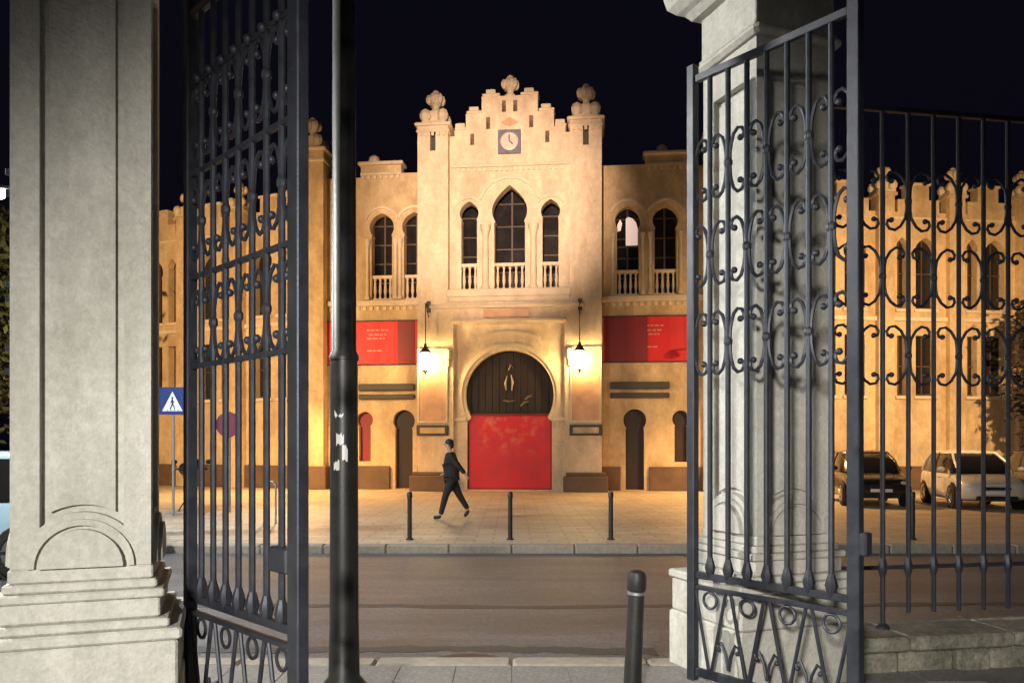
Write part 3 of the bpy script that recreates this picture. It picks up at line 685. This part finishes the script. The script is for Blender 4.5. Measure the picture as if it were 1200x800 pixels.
def make_bollard(name):
    B = empty(name)
    MB().lathe([(.075, 0), (.075, .02), (.052, .03), (.048, .634)], 16).build('post', BOLL, B, True)
    MB().lathe([(.049, .635), (.052, .637), (.052, .655), (.049, .657)], 16).build('band', STEEL, B, True)
    MB().lathe([(.05, .66), (.056, .67), (.056, .75), (.048, .785), (.02, .80)], 16).build('cap', BOLL, B, True)
    return B
nbol = make_bollard('bollard'); nbol.location = (.785, 5.3, 0); nbol.rotation_euler = (0, R(2.6), 0); nbol.scale = (1.12, 1.12, .98)
tag(nbol, 'dark bollard with pale ring standing alone on the kerb by the gateway', 'bollard')
fb = None
ORD = {-1: 'dark bollard at the far kerb closest to the walking person', 0: 'dark bollard at the far kerb before the red door banner',
       1: 'dark bollard at the far kerb, next after the one before the red door banner', 2: 'dark bollard at the far kerb, second after the one before the red door banner',
       3: 'dark bollard at the far kerb, third after the one before the red door banner', 4: 'dark bollard at the far kerb in front of the black parked car'}
def slim(name):
    B = empty(name)
    MB().lathe([(.065, 0), (.065, .02), (.04, .03), (.038, .70)], 12).build('post', BOLL, B, True)
    MB().lathe([(.038, .701), (.046, .705), (.046, .78), (.03, .81)], 12).build('cap', BOLL, B, True)
    return B
for k, lab in ORD.items():
    if fb is None: fb = slim('bollard'); o = fb
    else: o = copy_tree(fb)
    o.location = (-.03 + 1.7*k, 13.7, 0); tag(o, lab, 'bollard', 'bollards along the far kerb')

# crossing sign
SG = empty('crossing_sign', (-7.66, 18.3, 0)); tag(SG, 'square blue pedestrian crossing sign on a thin pole', 'sign')
MB().tube([(0, .03, 0), (0, .03, 2.9)], .03, 10).build('pole', STEEL, SG, True)
MB().box(-.30, .30, -.012, .0, 2.28, 2.90, .004).build('sign_plate', BLUE, SG)
MB().plate([(-.23, 2.36), (.23, 2.36), (0, 2.80)], [], -.016, -.0125).build('triangle', WHITE, SG)
fg = MB().ball((.0, -.018, 2.66), .026, 8, 6, (1, .15, 1)).tube([(0, -.018, 2.63), (.005, -.018, 2.53)], .019, 6).tube([(.005, -.018, 2.53), (-.05, -.018, 2.40)], .013, 6).tube([(.005, -.018, 2.53), (.04, -.018, 2.46), (.055, -.018, 2.40)], .013, 6).tube([(0, -.018, 2.61), (-.045, -.018, 2.54)], .010, 6).tube([(0, -.018, 2.61), (.045, -.018, 2.55)], .010, 6)
for q in (-.11, -.03, .05, .13): fg.box(q - .02, q + .02, -.020, -.0165, 2.37, 2.385)
fg.build('walking_figure', BLUE, SG)
# round sign
SR = empty('round_sign', (-6.75, 19.3, 0)); tag(SR, 'round dark red traffic sign on a pale pole', 'sign')
MB().tube([(0, .04, 0), (0, .04, 2.4)], .04, 10).build('pole', STEEL, SR, True)
MB().lathe([(.29, 0), (.30, .006), (.29, .014)], 28).xf(Matrix.Translation((0, 0, 2.08)) @ Matrix.Rotation(R(90), 4, 'X')).build('sign_plate', SIGNRED, SR)
# hoop
HO = MB().tube([(-.11, 0, 0), (-.11, 0, .72)] + [(.11*cos(pi - pi*k/8), 0, .75 + .11*sin(pi*k/8)) for k in range(9)] + [(.11, 0, .72), (.11, 0, 0)], .022, 8).build('steel_hoop', STEEL, None, True, (-4.92, 16.5, 0))
tag(HO, 'narrow steel hoop barrier standing on the far pavement', 'barrier')

# street lamp at the left; second street lamp, masts, wall and park lamps are added
def street_lamp(loc, rz, label):
    SL = empty('street_lamp', loc, rz); tag(SL, label, 'street lamp', 'street lamps along the road')
    MB().lathe([(.12, 0), (.12, .1), (.075, .2), (.05, 6.0)], 14).tube([(0, 0, 5.95), (-.15, 0, 6.05), (-.55, 0, 6.08)], .035, 8).build('pole', STEEL, SL, True)
    MB().box(-1.1, -.5, -.16, .16, 5.98, 6.06, .02).build('lamp_head', STEEL, SL)
    MB().lathe([(.15, -.001), (.15, -.04), (.12, -.10), (.04, -.13)], 14, (-.83, 0, 5.978)).build('lamp_panel', LED, SL, True)
street_lamp(STREET, R(14), 'slim street lamp with a cool white lit head beyond the road')
street_lamp(ADDED_STREET, R(208), 'added street lamp, out of view on the near pavement beside the gateway')  # added beyond the frame for light on road and gateway
for p, tgt, lab in ((FL_L, (-11.5, 30, 3.6), 'added floodlight mast near the green street tree, aimed at the bullring'), (FL_R, (13.2, 29.5, 3.6), 'added floodlight mast by the parked cars, aimed at the bullring')):
    F = empty('added_flood_mast', (p.x, p.y, 0)); tag(F, lab, 'floodlight')  # unseen mast, added to carry a flood
    dv = Vector(tgt) - p; F.rotation_euler = (0, 0, atan2(dv.y, dv.x) - pi/2)
    MB().lathe([(.13, 0), (.13, .1), (.08, .2), (.05, 6.12)], 12, (0, -.25, 0)).box(-.25, .25, -.28, -.22, 6.04, 6.12).build('mast', STEEL, F, True)
    MB().box(-.25, .25, -.22, -.10, 6.16, 6.64, .02).build('added_flood_head', IRON2, F)
    MB().box(-.22, .22, -.098, -.09, 6.20, 6.60).build('added_flood_glass', FLOOD, F)
for w_, lab in zip(WL, ('added sodium wall lamp on the end tower, hung by the red banner the person walks towards', 'added sodium wall lamp on the end tower, hung by the wide red banner')):
    Z = empty('added_wall_lamp', w_, R(-6)); tag(Z, lab, 'wall lamp')  # added lamp, hidden from the camera, for light on the plaza
    MB().tube([(0, 1.35, -.2), (0, .8, .08), (0, .1, .1)], .025, 8).build('bracket', IRON, Z, True)
    MB().lathe([(.19, -.06), (.17, .02), (.08, .10), (.03, .13)], 14).build('lamp_shade', IRON, Z, True)
    MB().ball((0, 0, -.05), .07, 10, 6).build('bulb', FLOOD, Z, True)
PL = empty('added_park_lamp', PARK); tag(PL, 'added park lamp post, unseen, standing inside the park facing the gateway', 'lamp post')  # fitting for the added light behind the camera
MB().lathe([(.12, 0), (.12, .1), (.06, .2), (.05, 3.2)], 12, (0, -.15, 0)).build('pole', IRON2, PL, True)
MB().box(-.2, .2, -.2, .06, 3.16, 3.26, .02).build('lamp_head', IRON2, PL)

# ================================================================== PEOPLE
def skinned(name, nodes, edges, m, parent, lv=2):
    me = bpy.data.meshes.new(name); me.from_pydata([n_[0] for n_ in nodes], edges, []); me.materials.append(m)
    o = bpy.data.objects.new(name, me); C.objects.link(o); o.parent = parent
    md = o.modifiers.new('skin', 'SKIN'); md.use_smooth_shade = True
    sv = me.skin_vertices[0].data
    for i, n_ in enumerate(nodes):
        r = n_[1]; sv[i].radius = r if isinstance(r, tuple) else (r, r)
        sv[i].use_root = (i == 0)
    s_ = o.modifiers.new('sub', 'SUBSURF'); s_.levels = lv; s_.render_levels = lv
    return o
PE = empty('person', (-1.30, 17.5, 0)); tag(PE, 'person in dark coat and trousers striding along the far pavement', 'person')
bn = [((0, 0, .95), (.12, .14)), ((-.01, 0, 1.13), (.11, .13)), ((-.03, 0, 1.33), (.12, .16)), ((-.04, 0, 1.45), (.06, .07)), ((-.055, 0, 1.51), .05), ((-.075, 0, 1.60), (.088, .078)), ((-.072, 0, 1.66), (.078, .068)),
      ((0, -.09, .88), .085), ((-.13, -.09, .50), .058), ((-.23, -.09, .10), .040), ((-.36, -.10, .045), .032),
      ((.01, .09, .88), .085), ((.16, .09, .50), .058), ((.34, .09, .21), .040), ((.27, .09, .055), .032),
      ((-.02, -.18, 1.39), .055), ((.15, -.23, 1.16), .042), ((.31, -.23, .97), .028), ((.345, -.235, .92), .032),
      ((-.03, .18, 1.39), .055), ((-.02, .23, 1.12), .042), ((-.17, .20, .98), .028), ((-.22, .195, .96), .032),
      ((-.155, 0, 1.595), .014)]
be = [(0, 1), (1, 2), (2, 3), (3, 4), (4, 5), (5, 6), (0, 7), (7, 8), (8, 9), (9, 10), (0, 11), (11, 12), (12, 13), (13, 14), (2, 15), (15, 16), (16, 17), (17, 18), (2, 19), (19, 20), (20, 21), (21, 22), (5, 23)]
for (h, dirx, dirz, yy) in ((18, .5, -.8, -.235), (22, -.8, -.5, .195)):
    hx, hy, hz = bn[h][0]
    for q in range(5):
        off = (q - 2) * .016; l = (.045, .07, .078, .07, .055)[q]
        b0_ = len(bn)
        if q == 0: p1 = (hx + dirx*.02 + .02, hy - .03, hz + dirz*.02); p2 = (hx + dirx*.05 + .015, hy - .04, hz + dirz*.05)
        else: p1 = (hx + dirx*l*.6, hy + off, hz + dirz*l*.6); p2 = (hx + dirx*l*.9 - .01, hy + off*1.05, hz + dirz*l)
        bn.append((p1, .0085)); bn.append((p2, .0075)); be += [(h, b0_), (b0_, b0_ + 1)]
skinned('body', bn, be, SKIN, PE)
cn = [((0, 0, 1.02), (.17, .19)), ((0, 0, .84), (.17, .19)), ((-.01, 0, 1.16), (.145, .17)), ((-.03, 0, 1.34), (.15, .19)), ((-.04, 0, 1.44), (.09, .11)), ((-.02, -.19, 1.385), .075), ((.15, -.235, 1.16), .062), ((.30, -.23, .985), .045),
      ((-.03, .19, 1.385), .075), ((-.02, .235, 1.12), .062), ((-.16, .2, .985), .045)]
skinned('coat', cn, [(0, 1), (0, 2), (2, 3), (3, 4), (3, 5), (5, 6), (6, 7), (3, 8), (8, 9), (9, 10)], COATM, PE)
tn = [((0, 0, .92), (.14, .17)), ((-.01, -.095, .82), .105), ((-.13, -.09, .50), .078), ((-.235, -.09, .09), .056), ((.02, .095, .82), .105), ((.16, .09, .50), .078), ((.35, .09, .20), .056)]
skinned('trousers', tn, [(0, 1), (1, 2), (2, 3), (0, 4), (4, 5), (5, 6)], TROUS, PE)
skinned('shoe', [((-.215, -.09, .075), .052), ((-.30, -.095, .052), .047), ((-.39, -.10, .043), .038)], [(0, 1), (1, 2)], SHOE, PE)
skinned('shoe', [((.355, .09, .20), .050), ((.32, .09, .115), .047), ((.265, .09, .045), .038)], [(0, 1), (1, 2)], SHOE, PE)
MB().ball((-.05, 0, 1.655), .094, 14, 9, (1, .88, .85)).ball((-.005, 0, 1.60), .07, 12, 8, (.8, 1, 1.1)).build('hair', HAIR, PE, True)
for s_ in (-1, 1):
    MB().ball((-.155, s_*.032, 1.615), .010, 8, 5).build('eye', HAIR, PE); MB().ball((-.07, s_*.083, 1.60), .022, 8, 5, (.7, .4, 1.2)).build('ear', SKIN, PE)
MB().box(-.158, -.150, -.02, .02, 1.555, 1.562).build('mouth', BAND, PE)

# ================================================================== VEHICLES
def make_car(name, paint):
    K = empty(name)
    st = [(-1.82, .62, .38, .80), (-1.76, .74, .28, .92), (-1.45, .81, .2, .96), (-.8, .83, .18, .95), (0, .835, .18, .93), (.62, .83, .18, .91), (1.0, .82, .18, .87), (1.4, .79, .2, .79), (1.68, .72, .24, .70), (1.80, .58, .32, .60)]
    m = MB(); vs = []; n = 0
    for (x, h, a, b) in st:
        mid = (a + b)/2
        half = [(h*.86, a), (h*.97, a + .07), (h, mid), (h*.975, b - .10), (h*.90, b - .015), (h*.5, b + .02)]
        ring = half + [(-y, z) for y, z in reversed(half)]
        n = len(ring); vs += [(x, y, z) for y, z in ring]
    fs = [tuple(range(n-1, -1, -1)), tuple((len(st)-1)*n + k for k in range(n))]
    for i in range(len(st)-1):
        for k in range(n):
            l = (k+1) % n; fs.append((i*n+k, i*n+l, (i+1)*n+l, (i+1)*n+k))
    b = m.add(vs, fs).build('body', paint, K, True)
    sd = b.modifiers.new('sub', 'SUBSURF'); sd.levels = sd.render_levels = 2
    # glasshouse
    lo = [(-1.70, .62), (-1.5, .75), (-.8, .79), (.1, .79), (.80, .74), (1.08, .52)]; mi = [(-1.60, .58), (-1.40, .68), (-.75, .72), (-.05, .72), (.52, .67), (.74, .48)]; hi = [(-1.38, .50), (-1.2, .58), (-.7, .61), (-.2, .61), (.12, .57), (.26, .42)]
    g = MB(); v = []; nn = 12
    for L_, z in ((lo, .88), (mi, 1.18), (hi, 1.40)): v += [(x, y, z) for x, y in L_] + [(x, -y, z) for x, y in reversed(L_)]
    g.add(v, [tuple(range(nn-1, -1, -1)), tuple(range(2*nn, 3*nn))] + [(k*nn + i, k*nn + (i+1) % nn, k*nn + nn + (i+1) % nn, k*nn + nn + i) for k in range(2) for i in range(nn)]).build('windows', CARGLASS, K, True)
    r = MB(); v = []
    for z, q in ((1.375, 1.04), (1.41, 1.01), (1.44, .86), (1.46, .5)): v += [((x + .5)*q - .5, y*q, z) for x, y in hi] + [((x + .5)*q - .5, -y*q, z) for x, y in reversed(hi)]
    r.add(v, [tuple(range(nn-1, -1, -1)), tuple(range(3*nn, 4*nn))] + [(k*nn + i, k*nn + (i+1) % nn, k*nn + nn + (i+1) % nn, k*nn + nn + i) for k in range(3) for i in range(nn)]).build('roof', paint, K, True)
    for s_ in (-1, 1):
        MB().tube([(1.02, s_*.60, .88), (.66, s_*.60, 1.18), (.20, s_*.51, 1.40)], .032, 6).build('pillar', paint, K); MB().tube([(-.30, s_*.79, .90), (-.34, s_*.72, 1.18), (-.40, s_*.61, 1.40)], .025, 6).build('pillar', RUB, K)
        MB().tube([(-1.55, s_*.71, .90), (-1.44, s_*.65, 1.18), (-1.24, s_*.56, 1.40)], .055, 6).build('pillar', paint, K)
        MB().ball((.72, s_*.93, .98), .10, 10, 6, (.6, .9, .65)).build('mirror', paint, K, True)
        MB().ball((1.62, s_*.50, .60), .17, 12, 8, (.8, 1.1, .5)).build('headlight', LAMPGLASS, K, True)
        MB().ball((-1.72, s_*.60, .76), .12, 10, 6, (.5, .8, 1.2)).build('tail_light', SIGNRED, K, True)
        MB().box(.1, .24, s_*.838 - .012, s_*.838 + .012, .76, .79).build('door_handle', CHROME, K)
        for x in (-1.12, 1.08):
            MB().lathe([(.36, -.11), (.36, .035)], 22).xf(Matrix.Translation((x, s_*.77, .31)) @ Matrix.Rotation(-s_*R(90), 4, 'X')).build('wheel_arch', RUB, K)
            w = MB().lathe([(.22, -.10), (.29, -.10), (.31, -.07), (.31, .07), (.29, .095), (.21, .10), (.20, .07)], 24).xf(Matrix.Translation((x, s_*.745, .31)) @ Matrix.Rotation(-s_*R(90), 4, 'X')).build('wheel', RUB, K, True)
            rm = MB().lathe([(.19, .05), (.205, .085), (.19, .09)], 20)
            for q in range(5):
                t = q*2*pi/5; rm.tube([(.03*cos(t), .03*sin(t), .085), (.19*cos(t), .19*sin(t), .08)], .028, 5)
            rm.xf(Matrix.Translation((x, s_*.765, .31)) @ Matrix.Rotation(-s_*R(90), 4, 'X')).build('rim', CHROME, w)
    MB().box(1.66, 1.81, -.30, .30, .50, .58, .015).build('grille', RUB, K); MB().box(1.60, 1.81, -.46, .46, .26, .36, .02).build('air_intake', RUB, K)
    MB().box(1.79, 1.825, -.26, .26, .40, .48, .004).build('number_plate', WHITE, K); MB().box(-1.86, -1.80, -.26, .26, .56, .66, .004).build('number_plate', WHITE, K)
    MB().tube([(1.0, -.5, .93), (.86, -.1, .97)], .01, 5).tube([(1.0, .1, .93), (.86, .45, .97)], .01, 5).build('wiper', RUB, K)
    return K
def paint(name, col, r=.28):
    m = mat(name, col, r, .04, 3, 0); m.node_tree.nodes['Principled BSDF'].inputs['Coat Weight'].default_value = .5; return m
CW = paint('car_white', (.62, .58, .50)); CB = paint('car_black', (.012, .012, .014)); CL = paint('car_light_blue', (.30, .46, .58)); CG = paint('car_grey', (.035, .03, .03))
def place(o, x, y, deg, label): o.location = (x, y, 0); o.rotation_euler = (0, 0, R(deg)); tag(o, label, 'car', 'parked cars')
place(make_car('parked_car', CW), 12.05, 21.3, -101, 'white hatchback parked nose out before the bullring')
place(make_car('parked_car', CB), 9.75, 22.4, -101, 'black hatchback parked beside the white one')
place(make_car('parked_car', CG), 14.75, 22.0, -99, 'dark grey hatchback cut off at the frame edge beside the white car')
cl = make_car('parked_car', CL); place(cl, -7.5, 11.2, 180, 'light blue car standing on the road behind the gate pillar'); cl.location.z = -.12; cl.scale = (1.12,) * 3

def make_moto(name):
    K = empty(name)
    for x in (-.62, .62):
        w = MB().tube([(x + .28*cos(k*pi/10), 0, .31 + .28*sin(k*pi/10)) for k in range(20)], .045, 8, True).build('wheel', RUB, K, True)
        MB().lathe([(.2, -.02), (.24, 0), (.2, .02)], 18).xf(Matrix.Translation((x, 0, .31)) @ Matrix.Rotation(R(90), 4, 'X')).build('rim', STEEL, w)
    MB().ball((-.02, 0, .55), .28, 12, 8, (1.35, .55, .8)).ball((.12, 0, .78), .2, 12, 8, (1.1, .6, .7)).build('body', CB, K, True)
    MB().ball((-.38, 0, .82), .22, 12, 8, (1.5, .55, .38)).build('seat', RUB, K, True)
    MB().ball((-.62, 0, 1.0), .2, 10, 8, (.9, 1, .9)).build('top_case', CB, K, True)
    for s_ in (-1, 1): MB().tube([(.62, s_*.08, .31), (.40, s_*.08, 1.0)], .024, 7).build('fork', STEEL, K)
    MB().tube([(.30, -.36, 1.02), (.40, -.2, 1.05), (.42, 0, 1.03), (.40, .2, 1.05), (.30, .36, 1.02)], .02, 7).build('handlebar', RUB, K)
    MB().ball((.50, 0, .88), .10, 10, 8).build('headlight', LAMPGLASS, K, True); MB().ball((.5, 0, 1.15), .16, 10, 6, (.3, 1, 1.2)).build('windscreen', CARGLASS, K, True)
    for s_ in (-1, 1): MB().ball((.34, s_*.38, 1.2), .07, 8, 6, (.4, 1, .8)).tube([(.34, s_*.3, 1.03), (.34, s_*.38, 1.2)], .01, 5).build('mirror', RUB, K, True)
    MB().tube([(-.1, -.05, .35), (-.12, -.25, .0)], .015, 6).build('stand', RUB, K)
    return K
mo = make_moto('motorcycle'); mo.location = (-7.75, 19.5, 0); mo.rotation_euler = (0, 0, R(-62)); tag(mo, 'dark motorcycle with top case parked behind the crossing sign', 'motorcycle')

# ================================================================== TREES
def tree(name, loc, h, crown, nleaf, lm, label, seed):
    rnd = random.Random(seed); T = empty(name, loc); tag(T, label, 'tree')
    tr = MB().tube([(0, 0, 0), (.05, .02, h*.25), (-.05, .05, h*.5), (0, 0, h*.8)], [.17, .13, .10, .05], 9)
    tips = []
    for i in range(11):
        a = rnd.uniform(0, 2*pi); z = h*rnd.uniform(.34, .62); r = crown[0]*rnd.uniform(.45, .85)
        e = (r*cos(a), r*sin(a), min(h*.97, z + rnd.uniform(.5, 1.0)*crown[1])); tr.tube([(0, 0, z), (e[0]*.45, e[1]*.45, z + (e[2]-z)*.6), e], [.06, .04, .015], 6); tips.append(e)
    tr.build('trunk', BARK, T, True)
    cl_ = []
    for i in range(34):
        a = rnd.uniform(0, 2*pi); u = rnd.uniform(-1, 1); q = rnd.uniform(.45, 1)**.5
        cl_.append((crown[0]*q*cos(a)*sqrt(1 - u*u), crown[0]*q*sin(a)*sqrt(1 - u*u), h - crown[1] + crown[1]*q*u))
    m = MB()
    for i in range(nleaf):
        c_ = rnd.choice(cl_); s_ = crown[0]*.24; p = Vector((c_[0] + rnd.gauss(0, s_), c_[1] + rnd.gauss(0, s_), c_[2] + rnd.gauss(0, s_*.8)))
        d = Vector((rnd.gauss(0, 1), rnd.gauss(0, 1), rnd.gauss(0, .6))).normalized(); e = d.orthogonal().normalized(); l = rnd.uniform(.07, .2)
        m.add([p - d*l, p + e*l*.45, p + d*l, p - e*l*.45], [(0, 1, 2, 3)])
    m.build('crown', lm, T)
tree('street_tree', (-16.9, 26.2, 0), 8.6, (2.6, 2.9), 11000, LEAF, 'green leafy street tree lit by the street lamp', 3)
tree('street_tree', (17.95, 25.5, 0), 6.8, (1.6, 2.7), 9000, LEAF2, 'dark street tree rising behind the grey hatchback', 8)
